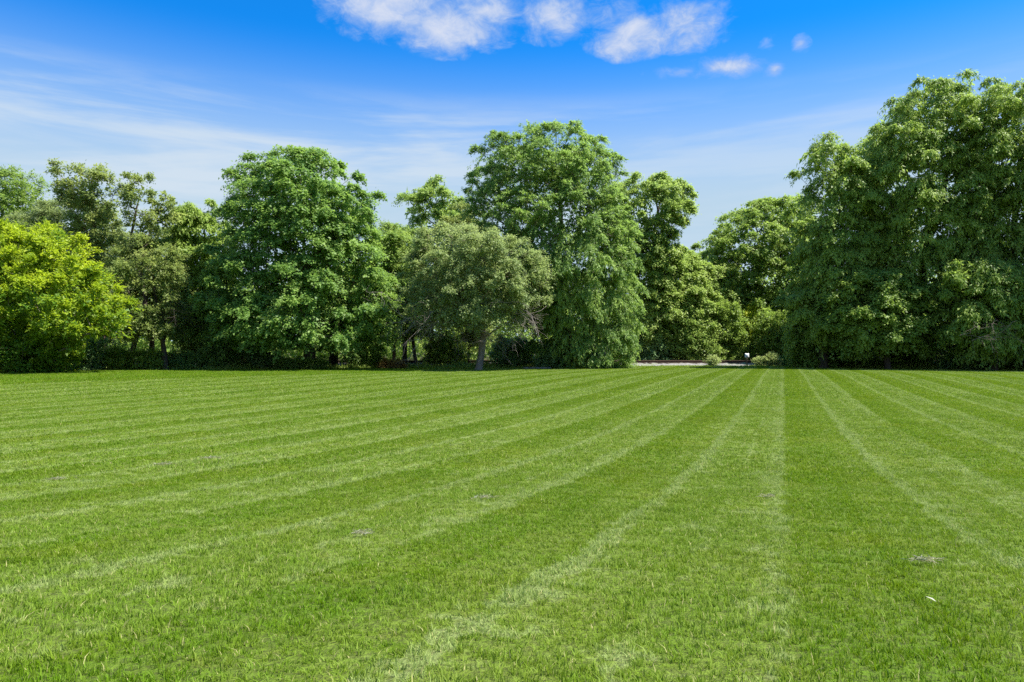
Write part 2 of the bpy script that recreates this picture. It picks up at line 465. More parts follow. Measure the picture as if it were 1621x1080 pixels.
def build_grass():
    rng = np.random.default_rng(5)
    src = bpy.data.collections.new('grass_patches')           # source meshes only, not in the scene
    S = PERIOD * math.cos(STRIPE_A) / 2                       # one mower width
    kinds = []
    def src_obj(me):
        me.materials.append(BLADE); o = bpy.data.objects.new('grass_patch_%02d' % len(kinds), me); src.objects.link(o); kinds.append(o)
    for i in range(4): src_obj(blade_patch('near', S / 2 * 1.12, S / 2 * 1.12, 5200, 0.033, 0.0016, rng, 0.10))
    for i in range(4): src_obj(blade_patch('mid', S * 1.08, S * 1.08, 6000, 0.040, 0.0028, rng, 0.18))
    for i in range(4): src_obj(blade_patch('far', S * 1.08, S * 1.08, 2200, 0.046, 0.0062, rng))
    for i in range(2): src_obj(blade_patch('headland', S * 1.1, S * 1.1, 2300, 0.075, 0.0065, rng, 0.05))
    ca, sa = math.cos(STRIPE_A), math.sin(STRIPE_A)
    P, ROT, PICK, SCL = [], [], [], []
    def fill(size, y0, y1, first, cnt):
        m = 90
        for iu in range(-int(m / size), int(m / size)):
            u = (iu + 0.5) * size
            vs = (np.arange(0, int(95 / size)) - int(22 / size)) * size
            x = u * ca + vs * sa; y = -u * sa + vs * ca
            ok = (y > y0) & (y <= y1) & (np.abs(x) < 0.78 * y + 2.2) & (y < edge_y(x) - 0.1)
            for X, Y in zip(x[ok], y[ok]):
                combed = math.floor(u / S) % 2
                sl = (gz(Y + 0.05) - gz(Y - 0.05)) / 0.1
                yaw = -STRIPE_A + (0 if combed else math.pi) + rng.normal(0, 0.12)
                mtx = Matrix.Rotation(math.atan(float(sl)), 3, 'X') @ Matrix.Rotation(yaw, 3, 'Z')
                hd = X < -6.5 and Y > 0.85 * X + 51.0
                P.append((X, Y, float(gz(Y)))); ROT.append(tuple(mtx.to_euler()))
                PICK.append(rng.integers(12, 14) if hd else first + rng.integers(0, cnt))
                s = rng.uniform(0.92, 1.1); SCL.append((s * rng.choice((-1, 1)), s, s * rng.uniform(0.8, 1.15)))
    fill(S / 2, 0.9, 8.5, 0, 4); fill(S, 7.9, 24, 4, 4); fill(S, 23.4, 63, 8, 4)
    me = bpy.data.meshes.new('lawn_grass'); me.vertices.add(len(P)); me.vertices.foreach_set('co', np.array(P, np.float32).ravel())
    for nm, dat, tp in (('rot', ROT, 'FLOAT_VECTOR'), ('scl', SCL, 'FLOAT_VECTOR')):
        a = me.attributes.new(nm, tp, 'POINT'); a.data.foreach_set('vector', np.array(dat, np.float32).ravel())
    a = me.attributes.new('pick', 'INT', 'POINT'); a.data.foreach_set('value', np.array(PICK, np.int32))
    o = link('lawn_grass', me); tag(o, 'short mown green grass blades covering the striped lawn', 'grass', kind='stuff')
    g = bpy.data.node_groups.new('grass_scatter', 'GeometryNodeTree')
    g.interface.new_socket('Geometry', in_out='INPUT', socket_type='NodeSocketGeometry')
    g.interface.new_socket('Geometry', in_out='OUTPUT', socket_type='NodeSocketGeometry')
    n = g.nodes; l = g.links
    gi, go = n.new('NodeGroupInput'), n.new('NodeGroupOutput')
    ci = n.new('GeometryNodeCollectionInfo'); ci.inputs['Collection'].default_value = src
    ci.inputs['Separate Children'].default_value = True; ci.inputs['Reset Children'].default_value = True
    iop = n.new('GeometryNodeInstanceOnPoints')
    def named(nm, tp):
        q = n.new('GeometryNodeInputNamedAttribute'); q.data_type = tp; q.inputs['Name'].default_value = nm; return q.outputs['Attribute']
    l.new(gi.outputs[0], iop.inputs['Points']); l.new(ci.outputs[0], iop.inputs['Instance'])
    iop.inputs['Pick Instance'].default_value = True
    l.new(named('pick', 'INT'), iop.inputs['Instance Index'])
    e2r = n.new('FunctionNodeEulerToRotation'); l.new(named('rot', 'FLOAT_VECTOR'), e2r.inputs[0]); l.new(e2r.outputs[0], iop.inputs['Rotation'])
    l.new(named('scl', 'FLOAT_VECTOR'), iop.inputs['Scale']); l.new(iop.outputs[0], go.inputs[0])
    md = o.modifiers.new('scatter', 'NODES'); md.node_group = g
    print('grass patches', len(P))


build_grass()


# ------------------------------------------------------------------ railway
RAIL_Y = 65.5


def build_railway():
    rng = np.random.default_rng(9)
    xs = np.linspace(-140, 140, 700)
    prof = [(-3.6, 0.03), (-2.6, 0.09), (-1.75, 0.18), (-1.3, 0.21), (0, 0.19), (1.3, 0.21), (1.75, 0.17), (2.8, 0.02)]
    Y = np.array([p[0] for p in prof]); Z = np.array([p[1] for p in prof])
    X, YY = np.meshgrid(xs, Y); ZZ = np.repeat(Z[:, None], len(xs), 1)
    ZZ = ZZ + rng.normal(0, 0.03, ZZ.shape) - 0.06; YY = YY + RAIL_Y + rng.normal(0, 0.07, YY.shape)
    nx = len(xs); i = np.arange((nx - 1) * (len(Y) - 1)); r = i // (nx - 1) * nx + i % (nx - 1)
    m, T, out = new_mat('ballast')
    pos = T.add('ShaderNodeNewGeometry').outputs['Position']
    vor = T.add('ShaderNodeTexVoronoi'); vor.inputs['Scale'].default_value = 9; T.l.new(pos, vor.inputs['Vector'])
    n = T.noise(pos, 0.7, 4, 0.6)
    col = T.mix(T.sep(vor.outputs['Color'])[0], (0.12, 0.117, 0.112), (0.27, 0.262, 0.25))
    col = T.mix(T.smooth(n, 0.45, 0.7, 0, 0.55), col, (0.13, 0.17, 0.05))
    b = T.add('ShaderNodeBump'); b.inputs['Distance'].default_value = 0.06; T.l.new(vor.outputs['Distance'], b.inputs['Height'])
    T.l.new(principled(T, col, 0.9, 0.2, b.outputs[0]).outputs[0], out.inputs[0])
    me = mesh_from('ballast', np.stack((X, YY, ZZ + gz(70)), -1).reshape(-1, 3), np.stack((r, r + 1, r + nx + 1, r + nx), 1))
    tag(link('ballast_bed', me, m), kind='structure')
    root = link('railway_track', None, loc=(0, RAIL_Y, float(gz(70)) - 0.17))
    tag(root, 'straight rusty railway track on pale ballast beyond the lawn', 'railway')
    rust = plain_mat('rail_rust', (0.055, 0.030, 0.020), (0.120, 0.062, 0.040), 5, 0.75, 0.3)
    tie = plain_mat('sleeper_wood', (0.045, 0.035, 0.028), (0.105, 0.085, 0.066), 4, 0.95, 0.1)
    for s in (-1, 1):
        g = Geo()
        y = s * 0.75
        sec = [(-0.07, 0.36), (0.07, 0.36), (0.07, 0.375), (0.012, 0.39), (0.012, 0.50), (0.037, 0.51), (0.037, 0.545), (-0.037, 0.545), (-0.037, 0.51), (-0.012, 0.50), (-0.012, 0.39), (-0.07, 0.375)]
        k = len(sec); v = np.array([(X_, y + a, z) for X_ in (-140, 140) for a, z in sec])
        i0 = g.verts(v); q = np.arange(k); qn = (q + 1) % k
        g.f4.append(np.stack((q, qn, qn + k, q + k), 1) + i0)
        link('rail', g.mesh('rail', False), rust, root)
    g = Geo()
    for x in np.arange(-70, 70, 0.55):
        j = rng.normal(0, 0.03)
        g.box((x - 0.115, -1.3 + j, 0.16), (x + 0.115, 1.3 + j, 0.355 + rng.normal(0, 0.006)))
    tag(link('sleeper_row', g.mesh('sleeper_row', False), tie, root), kind='stuff')


build_railway()


# ------------------------------------------------------------------ trees
def leaves_mesh(name, p, d, nrm, L, W, tint, fold=0.18, droop=0.15, tri=False):
    """rhombic leaves: p base, d direction, nrm upper side"""
    d = norm(d); s = norm(np.cross(d, nrm)); n = np.cross(s, d)
    L = L[:, None]; W = W[:, None]
    if tri:
        k = np.random.default_rng(len(p)).uniform(0.0, 0.35, (len(p), 1))
        co = np.stack((p + d * (L * k) - s * (W * 0.5), p + d * (L * (0.35 - k)) + s * (W * 0.5), p + d * L - n * (L * droop)), 1).reshape(-1, 3)
        return mesh_from(name, co, np.arange(len(p) * 3).reshape(-1, 3), attrs={'tint': np.repeat(tint, 3)})
    a = p; t = p + d * L - n * (L * droop)
    m = p + d * (L * 0.45)
    l = m + s * (W * 0.5) + n * (W * fold); r = m - s * (W * 0.5) + n * (W * fold)
    co = np.stack((a, r, t, l), 1).reshape(-1, 3)
    o = np.arange(len(p)) * 4
    f = np.concatenate((np.stack((o, o + 1, o + 2), 1), np.stack((o, o + 2, o + 3), 1)))
    return mesh_from(name, co, f, attrs={'tint': np.repeat(tint, 4)})


# species: clump radius, twigs per clump, leaves per twig, leaf length, leaf width, droop, up-bias of twigs, up-bias of leaves, spacing
SPEC = {
    'maple':    dict(rc=1.45, K=17, M=22, L=0.215, W=0.205, droop=0.45, up=0.62, flat=0.60, nup=0.9, jit=0.11, sp=0.86, dj=0.5),
    'broad':    dict(rc=1.35, K=16, M=19, L=0.25, W=0.18, droop=0.45, up=0.60, flat=0.65, nup=0.85, jit=0.12, sp=0.86, dj=0.5),
    'magnolia': dict(rc=0.90, K=14, M=14, L=0.26, W=0.14, droop=0.10, up=0.70, flat=0.85, nup=0.55, jit=0.10, sp=0.80, dj=0.6),
    'locust':   dict(rc=1.50, K=17, M=20, L=0.31, W=0.125, droop=0.65, up=0.50, flat=0.50, nup=0.95, jit=0.10, sp=0.84, dj=0.4),
    'fine':     dict(rc=1.00, K=16, M=18, L=0.17, W=0.12, droop=0.30, up=0.60, flat=0.75, nup=0.7, jit=0.10, sp=0.78, dj=0.5),
    'willow':   dict(rc=1.40, K=16, M=22, L=0.25, W=0.105, droop=1.0, up=0.60, flat=0.75, nup=0.6, jit=0.07, sp=0.78, dj=0.36),
    'open':     dict(rc=0.95, K=13, M=13, L=0.22, W=0.15, droop=0.30, up=0.55, flat=0.75, nup=0.7, jit=0.12, sp=0.86, dj=0.5),
    'shrub':    dict(rc=0.60, K=11, M=10, L=0.19, W=0.12, droop=0.20, up=0.70, flat=0.85, nup=0.6, jit=0.11, sp=0.84, dj=0.5),
}
COUNT = [0]


def profile_clumps(prof, d, rng, rc, sp, depth, density, shoots=0.09):
    """clump centres spread through the shell and inside of the crown whose outline prof gives"""
    pr = np.array(prof, float)
    z = CAM_Z - (pr[:, 0] - 540) * d / F
    xl = (pr[:, 1] - 810.5) * d / F; xr = (pr[:, 2] - 810.5) * d / F
    o = np.argsort(z); z, xl, xr = z[o], xl[o], xr[o]
    zz = np.linspace(z[0], z[-1], 80)
    a = np.maximum((np.interp(zz, z, xr) - np.interp(zz, z, xl)) / 2, 0.15)
    per = 2 * math.pi * a * (1 + depth) / 2
    area = float(np.sum(per) * (zz[1] - zz[0])) + math.pi * a[-1] ** 2
    n = max(6, int(density * 1.72 * area / (rc * rc * 1.7)))
    cdf = np.cumsum(per); cdf /= cdf[-1]
    out = []
    tries = 0
    md = rc * sp * 0.62
    P = np.zeros((0, 3)); SZ = []
    inset = 0.38 * rc
    while len(P) < n and tries < n * 22:
        tries += 1
        Z = np.interp(rng.random(), cdf, zz)
        th = rng.uniform(0, 2 * math.pi)
        if math.sin(th) > 0.1 and rng.random() < 0.5: th = -th
        shoot = rng.random() < shoots
        rf = 1 - abs(rng.normal(0, 0.16)) if rng.random() < 0.78 else rng.uniform(0.25, 0.85)
        if shoot: rf = 1.0
        X0 = np.interp(Z, z, xl); X1 = np.interp(Z, z, xr); ins = -rng.uniform(0.0, 0.30) * rc if shoot else inset * rng.uniform(0.4, 1.35)
        A = max((X1 - X0) / 2 - ins, 0.1); C = (X0 + X1) / 2
        p = np.array((C + A * rf * math.cos(th), d + min(A * depth, 7.5) * rf * math.sin(th), min(Z + (rng.uniform(0.0, 0.45) * rc if shoot and Z > z[0] + 0.5 * (z[-1] - z[0]) else 0), z[-1] + (0.15 * rc if shoot else -inset * 0.6))))
        if len(P) and np.min(np.sum((P - p) ** 2, 1)) < (md * rng.uniform(0.75, 1.2)) ** 2: continue
        P = np.vstack((P, p)); SZ.append(0.55 if shoot else 1.0)
    cz = np.interp(P[:, 2], z, (xl + xr) / 2)
    A = np.maximum(np.interp(P[:, 2], z, (xr - xl) / 2), 0.3)
    outward = np.stack(((P[:, 0] - cz) / A, (P[:, 1] - d) / np.maximum(A * depth, 0.3), 0.15 + 0.9 * (P[:, 2] - z[0]) / (z[-1] - z[0])), 1)
    return P, norm(outward), z[0], z[-1], np.array(SZ)


def skeleton(trunk, clumps, rng, tip_r, base_r):
    """grow limbs from the trunk to every clump; pipe-model radii; returns list of (points, radii), trunk first"""
    nodes = [tuple(p) for p in trunk]; par = [-1] + list(range(len(trunk) - 1))
    chains = [list(range(len(trunk)))]
    N = np.array(nodes)
    ax = N[:, :2].mean(0)
    order = np.argsort(np.hypot(clumps[:, 0] - ax[0], clumps[:, 1] - ax[1]) + 0.25 * clumps[:, 2])
    ends = []
    for ci in order:
        c = clumps[ci]
        N = np.asarray(nodes)
        dv = c - N; dist = np.linalg.norm(dv, axis=1); hd = np.hypot(dv[:, 0], dv[:, 1])
        cost = dist + 1.1 * np.maximum(0, 0.45 * hd - dv[:, 2])
        cost[0] += 5; cost[1] += 2
        k = int(np.argmin(cost)); L = dist[k]
        m = max(2, int(L / 0.8) + 1)
        t = np.linspace(0, 1, m + 1)[1:]
        bow = rng.normal(0, 0.06, 3) * L + UP * 0.08 * L
        path = N[k] + dv[k] * t[:, None] + bow * (4 * t * (1 - t))[:, None] + rng.normal(0, 0.02 * L, (m, 3)) * (1 - t)[:, None]
        ch = [k]; prev = k
        for q in path:
            nodes.append(tuple(q)); par.append(prev); prev = len(nodes) - 1; ch.append(prev)
        chains.append(ch); ends.append(prev)
    N = np.array(nodes); n = len(nodes); acc = np.zeros(n)
    for e in ends: acc[e] += tip_r ** 2.3
    acc[len(trunk) - 1] += tip_r ** 2.3
    for i in range(n - 1, 0, -1): acc[par[i]] += acc[i]
    rad = acc ** (1 / 2.3)
    rad *= np.interp(rad, [tip_r, rad[0]], [1.0, base_r / rad[0]]) if rad[0] > tip_r else 1
    return [(N[c], rad[c]) for c in chains]


def build_tree(name, label, cat, d, prof, base, species, leaf, bark='dark', r=0.25, seed=1, depth=0.85, density=1.0, leafmul=1.0,
               trunk_px=None, trunk_top=0.72, group=None, tint=(0.45, 0.22), sun_tint=0.0, droop_below=None, over=None, heart=1.0, shoots=0.09):
    rng = np.random.default_rng(seed)
    S = dict(SPEC[species]); S.update(over or {})
    P, O, z0, z1, SZ = profile_clumps(prof, d, rng, S['rc'], S['sp'], depth, density, shoots)
    g0 = float(gz(d)) - 0.05
    root_loc = np.array(((base - 810.5) * d / F, d, g0))
    # trunk
    if trunk_px is None:
        pr = np.array(prof, float); ytop = pr[0, 0]; ybot = (CAM_Z - g0) * F / d + 540
        yt = ybot + (ytop - ybot) * trunk_top
        xm = np.interp(yt, pr[:, 0], (pr[:, 1] + pr[:, 2]) / 2)
        trunk_px = [(base, ybot), (base + (xm - base) * 0.12, ybot + (yt - ybot) * 0.33), (base + (xm - base) * 0.5, ybot + (yt - ybot) * 0.7), (xm, yt)]
    tp = np.array([at(px, py, d) for px, py in trunk_px]); tp[0, 2] = g0
    seg = np.concatenate(([0], np.cumsum(np.linalg.norm(np.diff(tp, axis=0), axis=1))))
    tt = np.linspace(0, seg[-1], max(5, int(seg[-1] / 0.9)))
    trunk = np.stack([np.interp(tt, seg, tp[:, i]) for i in range(3)], 1)
    trunk[1:] += rng.normal(0, 0.06 + r * 0.15, (len(trunk) - 1, 3)) * (1, 1, 0.2)
    trunk[1:-1] = 0.25 * trunk[:-2] + 0.5 * trunk[1:-1] + 0.25 * trunk[2:]
    chains = skeleton(trunk, P - O * S['rc'] * 0.3, rng, 0.016, r)
    root = link(name, None, loc=root_loc); tag(root, label, cat, group)
    g = Geo(); pts, rad = chains[0]
    rad = rad.copy(); rad[0] = max(rad[0], r) * 1.45
    if len(rad) > 2: rad[1] *= 1.08
    # flare at the foot
    fl = np.vstack((pts[0], pts[0] + (pts[1] - pts[0]) * 0.3, pts[1:])); fr = np.concatenate((rad[:1], [max(rad[1], r) * 1.1], rad[1:]))
    g.tube(fl - root_loc, fr, 9, flute=0.10, rng=rng)
    link('trunk', g.mesh('trunk'), BARK[bark], root)
    g = Geo()
    for pts, rad in chains[1:]:
        rad = np.minimum(rad, rad[1] * 1.15 if len(rad) > 1 else rad)
        g.tube(pts - root_loc, rad, 6 if rad[0] > 0.09 else (5 if rad[0] > 0.045 else 3))
    # foliage: twigs in every clump, leaves along the twigs
    n, K, M = len(P), S['K'], max(3, int(1.5 * S['M'] * leafmul))
    size = rng.uniform(0.72, 1.22, n) * SZ
    td = norm(rng.normal(0, 1, (n, K, 3)) + 0.75 * O[:, None] + np.array((0, 0, S['up'])))
    td[..., 2] *= S['flat']
    tl = S['rc'] * size[:, None] * rng.uniform(0.65, 1.25, (n, K))
    t = 0.12 + 0.9 * rng.random((n, K, M)) ** 0.7
    dr = np.full(n, S['droop'])
    if droop_below is not None:
        zc, dlo = droop_below; zc = CAM_Z - (zc - 540) * d / F
        dr = np.where(P[:, 2] < zc + rng.normal(0, 0.8, n), dlo, S['droop'])
    D = dr[:, None, None] * tl[..., None] * t ** 2
    base_p = (P - O * S['rc'] * 0.25)[:, None, None]
    ts = np.array((0.0, 0.5, 0.98)); q = base_p + td[:, :, None] * (tl[..., None] * ts)[..., None]
    q[..., 2] -= dr[:, None, None] * tl[..., None] * ts ** 2
    q = q.reshape(-1, 3, 3); ok = q[:, 2, 2] > g0 + 0.2; q = q[ok] - root_loc; sd_ = norm(np.cross(q[:, 2] - q[:, 0], rng.normal(0, 1, (len(q), 3)))) * 0.011
    i0 = g.verts(np.stack((q[:, 0] - sd_, q[:, 0] + sd_, q[:, 1] + sd_ * 0.7, q[:, 1] - sd_ * 0.7, q[:, 2]), 1).reshape(-1, 3)) + np.arange(len(q)) * 5
    g.f4.append(np.stack((i0, i0 + 1, i0 + 2, i0 + 3), 1)); g.f3.append(np.stack((i0 + 3, i0 + 2, i0 + 4), 1))
    link('branchwork', g.mesh('branchwork'), BARK[bark], root)
    pos = base_p + td[:, :, None] * (tl[..., None] * t)[..., None]
    pos[..., 2] -= D
    pos += rng.normal(0, S['jit'], pos.shape)
    tang = td[:, :, None] * np.ones_like(pos); tang = tang - UP * (2 * dr[:, None, None] * t)[..., None]
    dirn = norm(tang) + rng.normal(0, S['dj'], pos.shape)
    nr = UP * S['nup'] + 0.45 * O[:, None, None] + rng.normal(0, 0.40, pos.shape)
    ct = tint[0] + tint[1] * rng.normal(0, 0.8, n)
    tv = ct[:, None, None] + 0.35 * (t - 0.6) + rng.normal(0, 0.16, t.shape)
    if sun_tint:  # sunlight painted into the leaf tint: yellower towards the crown top
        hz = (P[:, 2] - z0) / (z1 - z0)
        tv = tv + sun_tint * (hz[:, None, None] - 0.45)
    # keep every leaf above the ground
    pos = pos.reshape(-1, 3); keep = pos[:, 2] > gz(pos[:, 1]) + 0.05
    pos = pos[keep]; dirn = dirn.reshape(-1, 3)[keep]; nr = nr.reshape(-1, 3)[keep]; tv = np.clip(tv.reshape(-1)[keep], 0, 1)
    back = np.repeat(O[:, 1] > 0.35, K * M)[keep]
    sel = ~back | (rng.random(len(pos)) < 0.42)
    pos, dirn, nr, tv, back = pos[sel], dirn[sel], nr[sel], tv[sel], back[sel]
    sc = np.where(back, 1.45, 0.84) * rng.choice((0.8, 1.0, 1.25), len(pos))
    L = S['L'] * sc * rng.uniform(0.65, 1.25, len(pos)); W = S['W'] * sc * rng.uniform(0.7, 1.25, len(pos))
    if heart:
        # inner filler foliage with darker tint, in looser bigger sprays
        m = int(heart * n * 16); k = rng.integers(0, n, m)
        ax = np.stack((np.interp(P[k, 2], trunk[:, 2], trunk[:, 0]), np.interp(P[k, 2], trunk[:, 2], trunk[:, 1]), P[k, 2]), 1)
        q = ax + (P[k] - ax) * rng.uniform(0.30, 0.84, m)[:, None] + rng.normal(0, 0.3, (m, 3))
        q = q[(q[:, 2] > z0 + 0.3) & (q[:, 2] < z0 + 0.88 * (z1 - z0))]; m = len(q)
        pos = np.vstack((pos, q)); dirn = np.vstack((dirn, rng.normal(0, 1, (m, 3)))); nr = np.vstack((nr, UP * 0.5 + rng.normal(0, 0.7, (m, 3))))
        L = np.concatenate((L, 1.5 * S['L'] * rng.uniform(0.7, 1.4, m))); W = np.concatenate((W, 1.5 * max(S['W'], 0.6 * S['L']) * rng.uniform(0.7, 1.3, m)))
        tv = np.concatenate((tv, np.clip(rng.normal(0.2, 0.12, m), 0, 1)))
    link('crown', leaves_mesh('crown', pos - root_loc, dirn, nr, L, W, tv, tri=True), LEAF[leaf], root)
    COUNT[0] += len(pos)
    return root, trunk


